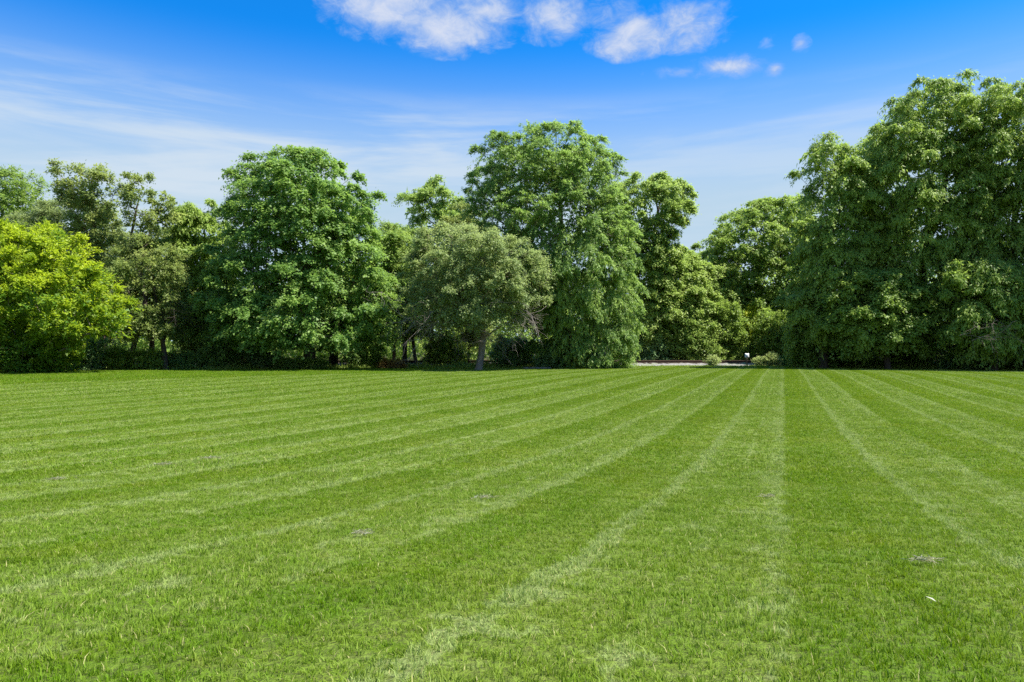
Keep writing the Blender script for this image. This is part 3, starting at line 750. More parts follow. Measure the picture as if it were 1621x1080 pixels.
TREES = [
    # ---- left side
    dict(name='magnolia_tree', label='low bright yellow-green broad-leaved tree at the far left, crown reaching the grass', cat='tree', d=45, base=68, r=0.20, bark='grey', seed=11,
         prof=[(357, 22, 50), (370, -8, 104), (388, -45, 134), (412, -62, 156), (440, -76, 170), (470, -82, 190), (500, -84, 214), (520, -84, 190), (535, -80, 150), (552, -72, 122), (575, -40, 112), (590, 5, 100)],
         species='magnolia', leaf='leaf_magnolia', tint=(0.34, 0.30), sun_tint=0.85, depth=0.8, shoots=0.22),
    dict(name='dark_tree', label='dark green tree rising at the left frame edge behind the bright low tree', cat='tree', d=63, base=8, r=0.30, seed=12,
         prof=[(266, 12, 36), (282, -25, 66), (315, -60, 76), (370, -80, 84), (450, -80, 88), (530, -60, 70)], species='open', leaf='leaf_locust', density=1.25, tint=(0.12, 0.18), over=dict(rc=1.2)),
    dict(name='elm_tree', label='tall loose-crowned tree with pointed airy top and dark reddish trunk, left side', cat='tree', d=54, base=163, r=0.26, bark='red', seed=13,
         trunk_px=[(163, 588), (160, 530), (162, 470), (152, 400), (146, 330), (143, 285)],
         prof=[(257, 140, 156), (268, 90, 176), (285, 92, 196), (310, 104, 204), (335, 104, 192), (380, 118, 184), (420, 130, 182), (460, 140, 180)], species='open', leaf='leaf_elm', density=0.75, sun_tint=0.3, heart=0.5, shoots=0.25),
    dict(name='leaning_tree', label='sparse tree with leaning forked trunk and thin see-through crown, left of the maple', cat='tree', d=53, base=203, r=0.17, bark='dark', seed=14,
         trunk_px=[(203, 589), (211, 555), (218, 520), (232, 478), (222, 430), (205, 385), (214, 340), (222, 312)],
         prof=[(268, 208, 226), (284, 200, 246), (300, 196, 286), (322, 196, 284), (350, 194, 270), (375, 190, 250), (400, 195, 240)], species='open', leaf='leaf_elm', density=0.34, depth=0.7, heart=0, shoots=0.25, over=dict(rc=0.75)),
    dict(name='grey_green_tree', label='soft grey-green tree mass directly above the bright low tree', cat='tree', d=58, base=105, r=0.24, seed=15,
         prof=[(318, 90, 150), (335, 48, 180), (370, 20, 195), (420, 10, 200), (480, 15, 200), (540, 30, 190)], species='fine', leaf='leaf_greygreen', sun_tint=0.35, density=1.2, over=dict(rc=1.15)),
    dict(name='arching_tree', label='olive-grey tree with bent bare branches arching right, beside the leaning trunk', cat='tree', d=51.8, base=262, r=0.18, seed=16,
         trunk_px=[(262, 587), (258, 540), (250, 500), (245, 450)],
         prof=[(372, 215, 262), (395, 180, 288), (430, 168, 300), (470, 172, 306), (505, 180, 300), (535, 195, 285)], species='fine', leaf='leaf_elm', tint=(0.35, 0.25), density=0.65, heart=0.4, over=dict(rc=1.05)),
    dict(name='locust_tree', label='feathery mid-green tree tucked against the left flank of the maple', cat='tree', d=58, base=322, r=0.24, seed=17,
         prof=[(320, 296, 332), (332, 276, 362), (365, 262, 372), (420, 264, 384), (480, 276, 392), (530, 284, 392), (566, 294, 380)], species='locust', leaf='leaf_locust', over=dict(rc=1.15), sun_tint=0.2, tint=(0.62, 0.25)),
    dict(name='mulberry_tree', label='fresh green tree filling the backdrop between the leaning trunk and the feathery tree', cat='tree', d=63, base=240, r=0.24, seed=45,
         prof=[(352, 222, 262), (372, 196, 296), (410, 182, 318), (460, 180, 325), (520, 195, 315)], species='broad', leaf='leaf_elm', density=0.9, tint=(0.5, 0.25)),
    dict(name='maple_tree', label='big rounded dark green maple with dense crown, left of centre', cat='tree', d=54.5, base=488, r=0.42, seed=18,
         prof=[(224, 478, 492), (236, 450, 522), (252, 408, 548), (278, 370, 562), (300, 362, 588), (340, 360, 604), (380, 352, 614), (420, 344, 624), (460, 334, 632), (495, 329, 637), (520, 336, 632), (536, 352, 622), (548, 396, 604)],
         species='maple', leaf='leaf_maple', depth=0.9, density=1.12, tint=(0.42, 0.22)),
    dict(name='shaded_tree', label='dark thick-trunked tree standing in shade right behind the maple trunk', cat='tree', d=61, base=527, r=0.36, seed=19,
         prof=[(390, 500, 560), (430, 470, 600), (480, 465, 610), (530, 480, 600)], species='broad', leaf='leaf_dark', density=0.7),
    dict(name='slender_tree', label='slender tree with thin reddish trunk in the gap right of the maple', cat='tree', d=60, base=622, r=0.13, bark='red', seed=20,
         prof=[(352, 598, 628), (372, 580, 650), (420, 580, 668), (480, 590, 672), (530, 600, 655)], species='fine', leaf='leaf_light', over=dict(rc=0.95), tint=(0.30, 0.2)),
    dict(name='dark_leaning_tree', label='thin dark tree leaning left under the grey crabapple branches', cat='tree', d=61, base=660, r=0.15, seed=21,
         trunk_px=[(660, 583), (653, 545), (650, 505), (664, 450)],
         prof=[(420, 640, 700), (460, 620, 720), (510, 622, 705), (535, 640, 690)], species='fine', leaf='leaf_greygreen', density=0.6, tint=(0.2, 0.2)),
    # ---- centre
    dict(name='walnut_tree', label='open-topped lighter tree peeking between the maple and the willow', cat='tree', d=72, base=682, r=0.26, seed=22,
         prof=[(276, 684, 698), (296, 668, 712), (314, 622, 728), (335, 640, 738), (365, 640, 752), (420, 640, 762), (500, 650, 750)], species='broad', leaf='leaf_light', density=0.75, shoots=0.25, tint=(0.25, 0.2), over=dict(rc=1.2)),
    dict(name='crabapple_tree', label='wide grey-green crabapple with dead lower twigs and short leaning trunk, centre', cat='tree', d=52, base=757, r=0.24, bark='grey', seed=23,
         trunk_px=[(757, 586), (763, 562), (768, 545), (764, 515), (758, 485)],
         prof=[(354, 690, 722), (364, 664, 764), (378, 650, 846), (400, 644, 866), (440, 636, 872), (475, 634, 866), (500, 640, 856), (518, 655, 830)], species='fine', leaf='leaf_crab', depth=0.85, density=1.0, sun_tint=0.45, tint=(0.42, 0.24)),
    dict(name='willow_tree', label='tallest central willow with drooping strands hanging almost to the lawn', cat='tree', d=58, base=885, r=0.45, bark='grey', seed=24,
         trunk_px=[(885, 583), (880, 520), (872, 450), (890, 360), (884, 290), (880, 235)],
         prof=[(190, 878, 890), (206, 828, 916), (224, 785, 945), (250, 748, 972), (285, 750, 978), (320, 736, 984), (360, 726, 998), (410, 745, 1006), (450, 780, 1010), (490, 815, 1012), (530, 842, 1012), (560, 846, 1008), (577, 860, 996)],
         species='willow', leaf='leaf_willow', depth=0.85, density=1.5, heart=1.4, droop_below=(370, 0.9), over=dict(droop=0.35), sun_tint=0.05, shoots=0.18, tint=(0.48, 0.28)),
    dict(name='ash_tree', label='light green tree with overhanging top bough at the right flank of the willow', cat='tree', d=69.5, base=1030, r=0.34, seed=25,
         trunk_px=[(1030, 578), (1029, 520), (1028, 450), (1035, 380), (1045, 320)],
         prof=[(278, 1030, 1060), (292, 962, 1078), (308, 950, 1094), (332, 948, 1098), (350, 955, 1086), (370, 960, 1076), (420, 975, 1080), (480, 985, 1084), (530, 992, 1080), (552, 1000, 1070)], species='broad', leaf='leaf_light', density=0.9, shoots=0.18, tint=(0.62, 0.28), over=dict(rc=1.1)),
    dict(name='thicket_tree', label='yellow-green leafy small tree just beyond the track, left of the sky gap', cat='tree', d=71, base=1078, r=0.16, seed=26,
         prof=[(396, 1066, 1096), (420, 1042, 1116), (460, 1030, 1132), (510, 1028, 1142), (560, 1036, 1150)], species='broad', leaf='leaf_light', over=dict(rc=1.0), tint=(0.75, 0.25)),
    dict(name='small_tree', label='small distant tree closing the bottom of the sky gap', cat='tree', d=112, base=1108, r=0.25, seed=27,
         prof=[(393, 1090, 1108), (408, 1074, 1132), (440, 1062, 1150), (500, 1060, 1155), (545, 1075, 1140)], species='broad', leaf='leaf_light', over=dict(rc=1.9, L=0.4, W=0.3), leafmul=0.7),
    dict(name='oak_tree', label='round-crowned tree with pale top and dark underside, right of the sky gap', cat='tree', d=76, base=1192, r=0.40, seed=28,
         prof=[(302, 1222, 1252), (318, 1180, 1274), (345, 1138, 1288), (375, 1110, 1294), (405, 1094, 1296), (460, 1096, 1296), (505, 1106, 1290), (535, 1130, 1275)], species='broad', leaf='leaf_locust', density=1.0, sun_tint=0.6, tint=(0.4, 0.22), over=dict(rc=1.35, L=0.27, W=0.2)),
    dict(name='elm_tree', label='mid-height green tree filling the notch between the lighter open tree and the willow', cat='tree', d=66, base=740, r=0.22, seed=41,
         prof=[(318, 722, 752), (335, 704, 775), (365, 690, 790), (420, 680, 800), (490, 690, 790), (540, 705, 770)], species='broad', leaf='leaf_elm', density=0.9, tint=(0.4, 0.25)),
    dict(name='pale_maple_tree', label='light green tree behind the right shoulder of the maple', cat='tree', d=68, base=640, r=0.22, seed=42,
         prof=[(352, 600, 640), (368, 582, 664), (400, 575, 680), (450, 580, 690), (520, 590, 680)], species='broad', leaf='leaf_light', density=0.8, tint=(0.2, 0.2)),
    dict(name='trackside_tree', label='leafy green tree beyond the track at the left foot of the round-crowned tree', cat='tree', d=73, base=1140, r=0.18, seed=43,
         prof=[(405, 1112, 1140), (425, 1095, 1170), (470, 1090, 1185), (520, 1095, 1180), (560, 1105, 1170)], species='broad', leaf='leaf_light', density=0.9, tint=(0.55, 0.25), over=dict(rc=1.1)),
    # ---- right side
    dict(name='ash_tree', label='tall tree with stepped sunlit left edge, leftmost of the big right-hand trees', cat='tree', d=57, base=1302, r=0.38, seed=29,
         prof=[(197, 1302, 1318), (215, 1290, 1336), (240, 1272, 1362), (265, 1252, 1384), (300, 1246, 1396), (340, 1250, 1402), (390, 1252, 1404), (440, 1246, 1406), (490, 1240, 1400), (535, 1252, 1390)], species='locust', leaf='leaf_locust', density=1.0, over=dict(W=0.14, L=0.27), tint=(0.6, 0.25)),
    dict(name='locust_tree', label='tallest right-hand tree, feathery crown peaking near the top of the photo', cat='tree', d=56.5, base=1452, r=0.48, seed=30,
         trunk_px=[(1452, 584), (1455, 500), (1464, 400), (1490, 330), (1500, 250), (1488, 180)],
         prof=[(118, 1478, 1502), (134, 1446, 1532), (158, 1392, 1542), (182, 1384, 1556), (225, 1362, 1566), (280, 1346, 1575), (350, 1350, 1585), (420, 1352, 1590), (490, 1372, 1580)], species='locust', leaf='leaf_locust', density=1.1, tint=(0.6, 0.25)),
    dict(name='locust_tree', label='tall feathery tree cut off by the right frame edge', cat='tree', d=54.5, base=1598, r=0.48, seed=31,
         prof=[(120, 1556, 1640), (136, 1528, 1680), (170, 1512, 1705), (240, 1502, 1722), (340, 1500, 1732), (440, 1494, 1730), (520, 1505, 1710)], species='locust', leaf='leaf_locust', tint=(0.6, 0.22)),
    dict(name='hackberry_tree', label='lighter leafy tree showing in the notch between the two tallest right-hand tops', cat='tree', d=64, base=1385, r=0.34, seed=44,
         prof=[(212, 1362, 1392), (235, 1338, 1415), (280, 1325, 1430), (350, 1320, 1440), (430, 1325, 1435), (520, 1335, 1425)], species='broad', leaf='leaf_light', density=0.8, tint=(0.4, 0.25)),
    dict(name='drooping_tree', label='dull green drooping tree low in front at the right frame edge', cat='tree', d=50.5, base=1572, r=0.22, seed=32,
         prof=[(405, 1530, 1598), (424, 1502, 1650), (460, 1490, 1680), (505, 1482, 1690), (540, 1496, 1680), (562, 1520, 1660)], species='locust', leaf='leaf_locust', over=dict(rc=1.1), tint=(0.42, 0.2), depth=0.6),
    dict(name='understory_tree', label='low spreading green tree in front of the tall right-hand trunks', cat='tree', d=54, base=1405, r=0.20, seed=33,
         prof=[(425, 1352, 1440), (455, 1312, 1482), (495, 1292, 1496), (530, 1300, 1490), (556, 1330, 1470)], species='maple', leaf='leaf_locust', over=dict(rc=1.05), depth=0.6, tint=(0.35, 0.22)),
    dict(name='young_tree', label='short yellow-tinged young tree at the left foot of the right-hand trees', cat='tree', d=58, base=1280, r=0.10, seed=34,
         prof=[(455, 1262, 1290), (485, 1248, 1320), (525, 1246, 1336), (556, 1252, 1336), (576, 1262, 1316)], species='broad', leaf='leaf_light', over=dict(rc=0.8), tint=(0.3, 0.25), depth=0.7),
    dict(name='locust_tree', label='large tree mostly beyond the right frame edge', cat='tree', d=50, base=1730, r=0.4, seed=35,
         prof=[(130, 1690, 1760), (200, 1650, 1830), (320, 1640, 1850), (440, 1640, 1850), (540, 1650, 1830)], species='locust', leaf='leaf_locust', density=0.7, leafmul=0.8),
]
for spec in TREES:
    build_tree(**spec)
print('tree leaves', COUNT[0])

# ------------------------------------------------------------------ shrubs and saplings
SHRUBS = [
    dict(name='shrub', label='bluish-green shrub half hidden behind the bright low tree on the left', d=51, base=132, prof=[(528, 110, 140), (545, 98, 168), (570, 95, 172), (588, 100, 165)], leaf='leaf_blue', seed=51),
    dict(name='shrub', label='dark leafy shrub at the left frame edge under the bright low tree', d=51, base=12, prof=[(540, -20, 30), (560, -40, 50), (588, -40, 50)], leaf='leaf_blue', seed=52),
    dict(name='shrub', label='bright fern-like shrub between the reddish trunk and the leaning trunk', d=51.5, base=186, prof=[(548, 172, 196), (562, 168, 204), (587, 168, 206)], leaf='leaf_locust', seed=53),
    dict(name='shrub', label='green shrub just right of the leaning trunk', d=52, base=236, prof=[(556, 222, 250), (570, 212, 262), (587, 212, 268)], leaf='leaf_locust', seed=54),
    dict(name='shrub', label='dark brownish-green shrub below the arching bare branches', d=53.5, base=288, prof=[(558, 268, 305), (572, 258, 322), (587, 258, 325)], leaf='leaf_dark', seed=55),
    dict(name='shrub', label='dark green shrub below the feathery tree left of the maple', d=54.5, base=350, prof=[(540, 330, 365), (560, 316, 382), (587, 316, 385)], leaf='leaf_dark', seed=56),
    dict(name='shrub', label='shaded tall-leaved shrub under the left skirt of the maple', d=55.5, base=412, prof=[(545, 395, 425), (565, 380, 445), (586, 380, 448)], leaf='leaf_blue', seed=57),
    dict(name='shrub', label='low dark groundcover shrub around the foot of the maple trunk', d=54, base=478, prof=[(570, 440, 515), (580, 432, 522), (588, 432, 522)], leaf='leaf_dark', seed=58, over=dict(rc=0.35, L=0.13, W=0.08)),
    dict(name='shrub', label='dark shrub in shade under the right skirt of the maple', d=59, base=575, prof=[(545, 560, 590), (562, 545, 606), (583, 545, 608)], leaf='leaf_dark', seed=59),
    dict(name='shrub', label='small reddish-green shrub at the foot of the slender reddish trunk', d=55.5, base=621, prof=[(572, 606, 636), (578, 600, 642), (586, 600, 642)], leaf='leaf_rust', seed=60, over=dict(rc=0.3, L=0.12, W=0.07)),
    dict(name='shrub', label='green shrub seen under the dead twigs left of the crabapple trunk', d=62, base=705, prof=[(530, 690, 722), (550, 670, 742), (574, 670, 740)], leaf='leaf_locust', seed=61),
    dict(name='shrub', label='dark shrub between the crabapple trunk and the willow', d=61, base=810, prof=[(535, 790, 830), (555, 778, 850), (580, 780, 850)], leaf='leaf_blue', seed=62),
    dict(name='shrub', label='blue-green shrub touching the lawn at the left foot of the willow', d=57, base=868, prof=[(540, 858, 880), (562, 848, 892), (586, 850, 890)], leaf='leaf_blue', seed=63),
    dict(name='shrub', label='dark blue-green shrub beyond the track, below the ivy-clad trunk', d=68.5, base=1025, prof=[(530, 1008, 1040), (550, 1000, 1056), (574, 1000, 1058)], leaf='leaf_blue', seed=64),
    dict(name='shrub', label='light-topped bush beyond the track, left of the small pale bush', d=69, base=1098, prof=[(492, 1080, 1112), (512, 1066, 1134), (545, 1060, 1142), (574, 1064, 1140)], leaf='leaf_light', seed=65, over=dict(rc=0.8, L=0.2, W=0.14)),
    dict(name='shrub', label='mid-green bush beyond the track, left of the white sign', d=69.5, base=1150, prof=[(478, 1130, 1160), (505, 1118, 1178), (545, 1116, 1184), (574, 1120, 1182)], leaf='leaf_locust', seed=66, over=dict(rc=0.8, L=0.2, W=0.14)),
    dict(name='sapling', label='bright yellow sapling standing out behind the white sign', d=71, base=1186, prof=[(487, 1178, 1194), (500, 1164, 1198), (518, 1160, 1196), (540, 1164, 1190)], leaf='leaf_yellow', seed=67, over=dict(rc=0.6)),
    dict(name='shrub', label='green bush beyond the track, right of the white sign', d=69, base=1222, prof=[(492, 1206, 1240), (518, 1188, 1262), (550, 1186, 1266), (575, 1190, 1262)], leaf='leaf_locust', seed=68, over=dict(rc=0.8, L=0.2, W=0.14)),
    dict(name='small_bush', label='small pale round bush on the ballast left of the white sign', d=62.6, base=1130, prof=[(565, 1126, 1134), (570, 1121, 1137), (577, 1121, 1137)], leaf='leaf_pale', seed=69, over=dict(rc=0.3, L=0.13, W=0.08)),
    dict(name='small_bush', label='wispy pale yellow bush just right of the white sign', d=62.4, base=1206, prof=[(567, 1198, 1212), (572, 1194, 1216), (579, 1195, 1216)], leaf='leaf_pale', seed=70, over=dict(rc=0.3, L=0.13, W=0.08), density=0.7),
    dict(name='small_bush', label='pale rounded bush at the right end of the visible track', d=62.2, base=1224, prof=[(561, 1219, 1228), (567, 1214, 1234), (579, 1214, 1235)], leaf='leaf_pale', seed=71, over=dict(rc=0.34, L=0.14, W=0.09)),
    dict(name='shrub', label='yellow-green shrub at the lawn corner right of the track', d=59.2, base=1262, prof=[(550, 1256, 1272), (562, 1248, 1280), (578, 1248, 1280)], leaf='leaf_light', seed=72),
    dict(name='shrub', label='deep-shade shrub under the tall stepped tree on the right', d=59.5, base=1335, prof=[(535, 1318, 1352), (555, 1302, 1368), (578, 1302, 1368)], leaf='leaf_dark', seed=73),
    dict(name='shrub', label='deep-shade shrub below the low spreading tree, right side', d=57, base=1440, prof=[(530, 1420, 1465), (552, 1400, 1482), (580, 1400, 1482)], leaf='leaf_dark', seed=74),
    dict(name='shrub', label='dark shrub tangled with dead branches near the right frame edge', d=53.5, base=1530, prof=[(530, 1510, 1550), (552, 1490, 1570), (582, 1490, 1570)], leaf='leaf_blue', seed=75),
    dict(name='shrub', label='dark shrub below the drooping tree at the right frame edge', d=52, base=1610, prof=[(540, 1590, 1635), (560, 1572, 1660), (584, 1572, 1660)], leaf='leaf_dark', seed=76),
]
for s in SHRUBS:
    q = dict(species='shrub', cat='shrub', r=0.05, depth=0.8, trunk_top=0.6, density=1.0); q.update(s)
    if s['name'] == 'sapling': q['cat'] = 'sapling'
    if 'bush' in s['name']: q['cat'] = 'bush'
    build_tree(**q)
print('all leaves', COUNT[0])


# ------------------------------------------------------------------ dead branches
def dead_twigs(starts, d, seed, length, levels, spread, target=None, r0=0.03):
    rng = np.random.default_rng(seed); g = Geo()
    def grow(p, dr, L, r, lv):
        m = 5; pts = [p]; q = p.copy(); v = dr.copy()
        for i in range(m):
            v = norm(v + rng.normal(0, 0.22, 3) + np.array((0, 0, -0.05))); q = q + v * L / m; pts.append(q.copy())
        pts = np.array(pts); g.tube(pts, np.linspace(r, r * 0.45, m + 1), 4 if lv > 1 else 3)
        if lv > 0:
            for k in range(rng.integers(3, 6)):
                j = rng.integers(1, m + 1); dv = norm(v + rng.normal(0, spread, 3))
                grow(pts[j], dv, L * rng.uniform(0.4, 0.75), r * 0.55, lv - 1)
    for p, dr in starts: grow(np.array(p, float), norm(np.array(dr, float)), length * rng.uniform(0.7, 1.2), r0, levels)
    return g


def crab_dead():
    root = bpy.data.objects['crabapple_tree']; rl = np.array(root.location)
    rng = np.random.default_rng(3); st = []
    for k in range(20):
        a = rng.uniform(math.pi * 0.95, math.pi * 2.05)
        px, py = rng.uniform(735, 790), rng.uniform(500, 545)
        p = at(px, py, 52); p[1] += rng.uniform(-0.6, 0.6)
        st.append((p, (math.cos(a) * 1.2, math.sin(a) * 0.9, rng.uniform(-0.10, 0.35))))
    for k in range(30):
        px = rng.uniform(650, 850); p = at(px, rng.uniform(478, 525), 52); p[1] += rng.uniform(-3.5, -1.0)
        st.append((p, (math.copysign(1, px - 757) * rng.uniform(0.3, 1), rng.uniform(-0.8, 0.2), rng.uniform(-0.5, 0.1))))
    g = dead_twigs(st, 52, 8, 2.4, 2, 0.7, r0=0.022)
    g.v = [v - rl for v in g.v]
    link('dead_branchwork', g.mesh('dead_branchwork'), BARK['twig'], root)
    root = bpy.data.objects['drooping_tree']; rl = np.array(root.location); st = []
    for k in range(9):
        p = at(rng.uniform(1500, 1575), rng.uniform(505, 545), 49.5); p[1] -= rng.uniform(0.5, 2.5)
        st.append((p, (rng.choice((-1, 1)) * rng.uniform(0.5, 1), rng.uniform(-0.6, 0), rng.uniform(-0.45, 0.35))))
    g = dead_twigs(st, 50, 18, 2.0, 2, 0.55, r0=0.018); g.v = [v - rl for v in g.v]
    link('dead_branchwork', g.mesh('dead_branchwork'), BARK['grey'], root)
    root = bpy.data.objects['arching_tree']; rl = np.array(root.location); st = []
    for k in range(9):
        p = at(rng.uniform(240, 262), rng.uniform(478, 500), 53); p[1] -= 1.5
        st.append((p, (1, rng.uniform(-0.4, 0.2), rng.uniform(-0.15, 0.35))))
    g = dead_twigs(st, 53, 28, 2.6, 2, 0.5, r0=0.04); g.v = [v - rl for v in g.v]
    link('dead_branchwork', g.mesh('dead_branchwork'), BARK['dark'], root)


crab_dead()


# ------------------------------------------------------------------ woodland beyond, undergrowth and weeds
def build_woodland():
    rng = np.random.default_rng(77)
    pos, dirn, nr, L, W, tv = [], [], [], [], [], []
    # ragged crowns of the wood beyond the track
    xs = np.arange(-95, 96, 3.4)
    for row, (y0, hh) in enumerate(((82, 8.5), (92, 11.5), (104, 13.0))):
        for x in xs:
            x = x + rng.uniform(-1.5, 1.5); y = y0 + rng.uniform(-3, 3)
            px = x / y * F + 810.5
            h = hh * rng.uniform(0.75, 1.1)
            if 1060 < px < 1150: h = min(h, 8.0)
            w = rng.uniform(2.6, 4.0); n = 640
            v = norm(rng.normal(0, 1, (n, 3))); rr = rng.uniform(0.55, 1.0, n) ** 0.5
            p = v * rr[:, None] * np.array((w, w, h * 0.52)); p[:, 2] += h * 0.50
            p += rng.normal(0, 0.35, p.shape); p += (x, y, 0)
            pos.append(p); dirn.append(v + rng.normal(0, 0.6, v.shape)); nr.append(UP + 0.6 * v + rng.normal(0, 0.4, v.shape))
            L.append(rng.uniform(0.4, 0.9, n)); W.append(rng.uniform(0.3, 0.6, n)); tv.append(np.clip(rng.normal(0.3 + 0.25 * rng.normal(), 0.18, n), 0, 1))
    pos = np.concatenate(pos); pos[:, 2] = np.maximum(pos[:, 2], 0.1)
    me = leaves_mesh('woodland', pos, np.concatenate(dirn), np.concatenate(nr), np.concatenate(L), np.concatenate(W), np.concatenate(tv), tri=True)
    tag(link('woodland', me, LEAF['leaf_light']), 'dense green wood closing the view beyond the railway', 'woodland', kind='stuff')
    print('woodland', len(pos))


build_woodland()


def build_undergrowth():
    """weeds along the tree line: upright blades and small broad leaves, deeper in the shade"""
    rng = np.random.default_rng(31)
    n = 26000
    x = rng.uniform(-48, 48, n); off = np.abs(rng.normal(0, 1.6, n)) + 0.02
    px_open = (x > 8.4) & (x < 24.8)                       # the ballast shows here
    y = edge_y(x) + off - 0.9 * (rng.random(n) < 0.4) * rng.random(n)
    right = x > 24
    h = np.where(right, rng.uniform(0.25, 0.85, n), rng.uniform(0.12, 0.5, n)) * np.clip(0.35 + off * 0.5, 0.3, 1.2)
    h = h * (0.6 + 0.8 * (np.sin(x * 1.7) * np.sin(x * 0.63 + 2) * 0.5 + 0.5))
    h = np.where(px_open, rng.uniform(0.05, 0.16, n), h)
    keep = ~px_open | ((rng.random(n) < 0.35) & (off < 0.8))
    keep &= ~((x > -16) & (x < 5) & (rng.random(n) < 0.6))
    x, y, h = x[keep], y[keep], h[keep]; n = len(x)
    k = 3
    p = np.repeat(np.stack((x, y, gz(y) - 0.03), 1), k, 0) + rng.normal(0, 0.09, (n * k, 3)) * (1, 1, 0)
    d = norm(UP + rng.normal(0, 0.38, (n * k, 3))); nr = rng.normal(0, 1, (n * k, 3))
    L = np.repeat(h, k) * rng.uniform(0.6, 1.2, n * k); W = 0.035 + 0.05 * rng.random(n * k)
    me = leaves_mesh('undergrowth', p, d, nr, L, W, np.clip(rng.normal(0.5, 0.25, n * k), 0, 1), droop=0.25)
    tag(link('undergrowth', me, LEAF['leaf_light']), 'tangled green weeds along the foot of the tree line', 'weeds', kind='stuff')


build_undergrowth()


# ------------------------------------------------------------------ small things
def build_sign():
    d = 62.0; p = at(1182, 578, d); z = float(gz(d))
    root = link('trackside_sign', None, loc=(p[0], d, z)); tag(root, 'small blank white square sign on a thin dark post beside the track', 'sign')
    H = CAM_Z - (559.5 - 540) * d / F - z
    g = Geo(); g.box((-0.028, -0.028, -0.1), (0.028, 0.028, H - 0.05))
    link('post', g.mesh('post', False), plain_mat('sign_post', (0.05, 0.035, 0.03), (0.10, 0.07, 0.055), 8, 0.8), root)
    g = Geo(); s = 0.19
    v = []
    for yy in (-0.045, -0.032):
        for a in range(4):
            cx, cz = ((s - 0.03) * (1, -1, -1, 1)[a], (s - 0.03) * (1, 1, -1, -1)[a])
            for b in range(4):
                t = a * math.pi / 2 + b * math.pi / 6; v.append((cx + 0.03 * math.cos(t), yy, H - s + cz + 0.03 * math.sin(t)))
    i = g.verts(v); k = np.arange(16); kn = (k + 1) % 16
    g.f4.append(np.stack((k, k + 16, kn + 16, kn), 1) + i)
    c0 = g.verts([(0, -0.045, H - s)]); c1 = g.verts([(0, -0.032, H - s)])
    g.f3.append(np.stack((kn + i, np.full(16, c0), k + i), 1)); g.f3.append(np.stack((k + 16 + i, np.full(16, c1), kn + 16 + i), 1))
    link('panel', g.mesh('panel', False), plain_mat('sign_white', (0.74, 0.76, 0.75), (0.82, 0.83, 0.82), 3, 0.5), root)


build_sign()


def build_plank(name, label, cat, px0, px1, py, d, thick, wide, mat, tilt=0.0, seed=1):
    rng = np.random.default_rng(seed)
    a, b = at(px0, py, d), at(px1, py, d); L = b[0] - a[0]; z = float(gz(d))
    xs = np.linspace(-L / 2, L / 2, 9); g = Geo()
    sec = np.array([(-wide / 2, 0.0), (-wide / 2, thick * 0.8), (-wide * 0.4, thick), (wide * 0.4, thick), (wide / 2, thick * 0.8), (wide / 2, 0.0)])
    v = np.array([(x, sy + rng.normal(0, 0.012), sz + rng.normal(0, 0.01) + x * tilt) for x in xs for sy, sz in sec])
    i = g.verts(v); k = np.arange(6); kn = (k + 1) % 6
    for s in range(8): g.f4.append(np.stack((k, kn, kn + 6, k + 6), 1) + i + s * 6)
    c0 = g.verts([v[:6].mean(0)]); c1 = g.verts([v[-6:].mean(0)])
    g.f3.append(np.stack((kn + i, k + i, np.full(6, c0)), 1)); g.f3.append(np.stack((k + 48 + i, kn + 48 + i, np.full(6, c1)), 1))
    o = link(name, g.mesh(name, False), mat, loc=((a[0] + b[0]) / 2, d, z)); tag(o, label, cat)
    return o


build_plank('concrete_slab', 'flat grey slab lying on the lawn edge under the willow', 'slab', 828, 872, 585, 55.2, 0.13, 0.7, plain_mat('slab_grey', (0.10, 0.094, 0.082), (0.19, 0.18, 0.16), 5), seed=2)
build_plank('fallen_log', 'tan fallen log in the weeds at the right frame edge', 'log', 1603, 1640, 584, 51.4, 0.28, 0.3, plain_mat('log_tan', (0.16, 0.10, 0.055), (0.34, 0.24, 0.14), 5), tilt=0.06, seed=4)


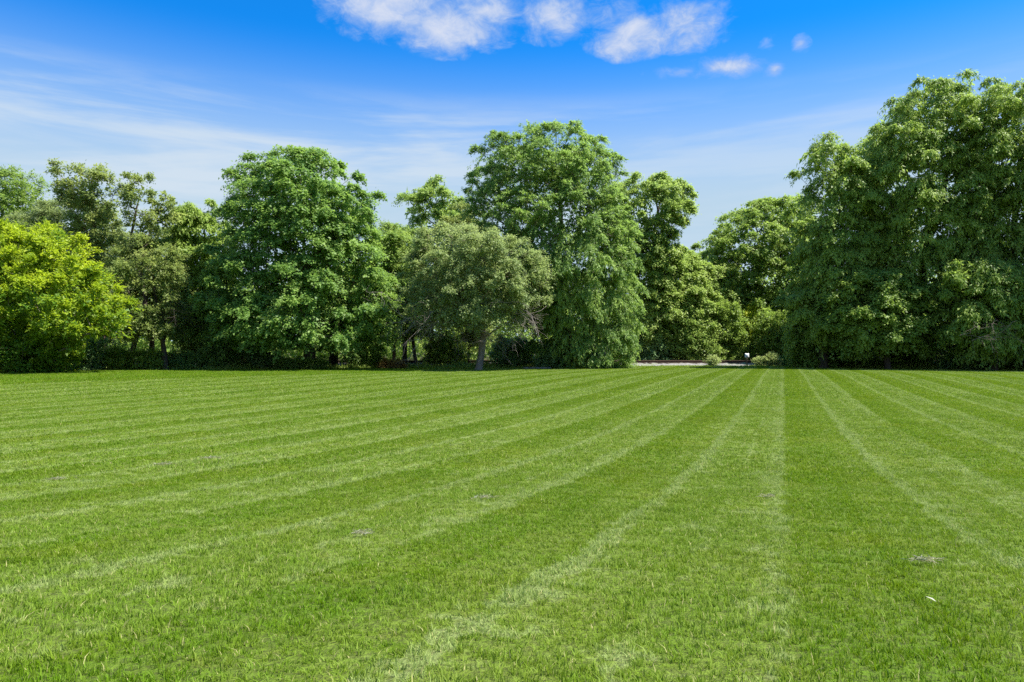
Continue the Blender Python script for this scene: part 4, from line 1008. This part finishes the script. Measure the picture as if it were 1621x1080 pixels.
def dry_clumps():
    rng = np.random.default_rng(41)
    mat = leaf_mat('straw', (0.18, 0.21, 0.15), (0.28, 0.31, 0.33), trans=(0.5, 0.45, 0.25), tw=0.2, spec=0.1)
    spots = [(1215, 790, 0.11, 'pale straw-coloured grass clump between the two brightest mower lines'),
             (767, 792, 0.14, 'flattened straw clump in the lawn below the crabapple'),
             (92, 762, 0.13, 'wide pale straw patch in the lawn near the left frame edge'),
             (1465, 894, 0.10, 'straw clump low in the right foreground beside the right bright mower line'),
             (574, 850, 0.07, 'tiny straw clump in the left-centre foreground'),
             (258, 738, 0.18, 'pale straw patch on the lawn below the maple, left of its companion'),
             (330, 728, 0.16, 'pale straw patch on the lawn below the maple, right of its companion')]
    for px, py, rad, label in spots:
        ys = np.linspace(2, 60, 4000); k = int(np.argmin(np.abs((CAM_Z - gz(ys)) * F / ys + 540 - py)))
        d = float(ys[k]); x = (px - 810.5) * d / F; n = 60
        p = np.stack((rng.normal(0, rad * 0.36, n), rng.normal(0, rad * 0.16, n), np.zeros(n)), 1)
        p[:, 2] = gz(d + p[:, 1]) - gz(d) + rng.uniform(0.024, 0.042, n)
        a = rng.uniform(0, 2 * math.pi, n); dv = np.stack((np.cos(a), 0.6 * np.sin(a), rng.uniform(0, 0.25, n)), 1)
        sc = 0.8 + d / 25
        me = leaves_mesh('dry_grass_clump', p, dv, UP + rng.normal(0, 0.4, (n, 3)), rng.uniform(0.03, 0.075, n) * sc, rng.uniform(0.0012, 0.0024, n) * sc, rng.random(n), droop=0.2)
        o = link('dry_grass_clump', me, mat, loc=(x, d, float(gz(d)))); tag(o, label, 'grass clump', 'dry clumps in the lawn')
    # a single pale leaf blown onto the grass
    d = 2.72; x = (1482 - 810.5) * d / F
    me = leaves_mesh('fallen_leaf', np.zeros((1, 3)), np.array([(-0.35, 0.9, 0.25)]), np.array([(0, -0.2, 1.0)]), np.array([0.048]), np.array([0.009]), np.array([1.0]))
    tag(link('fallen_leaf', me, mat, loc=(x, d, float(gz(d)) + 0.04)), 'single narrow whitish leaf lying on the grass, lower right foreground', 'leaf')


dry_clumps()
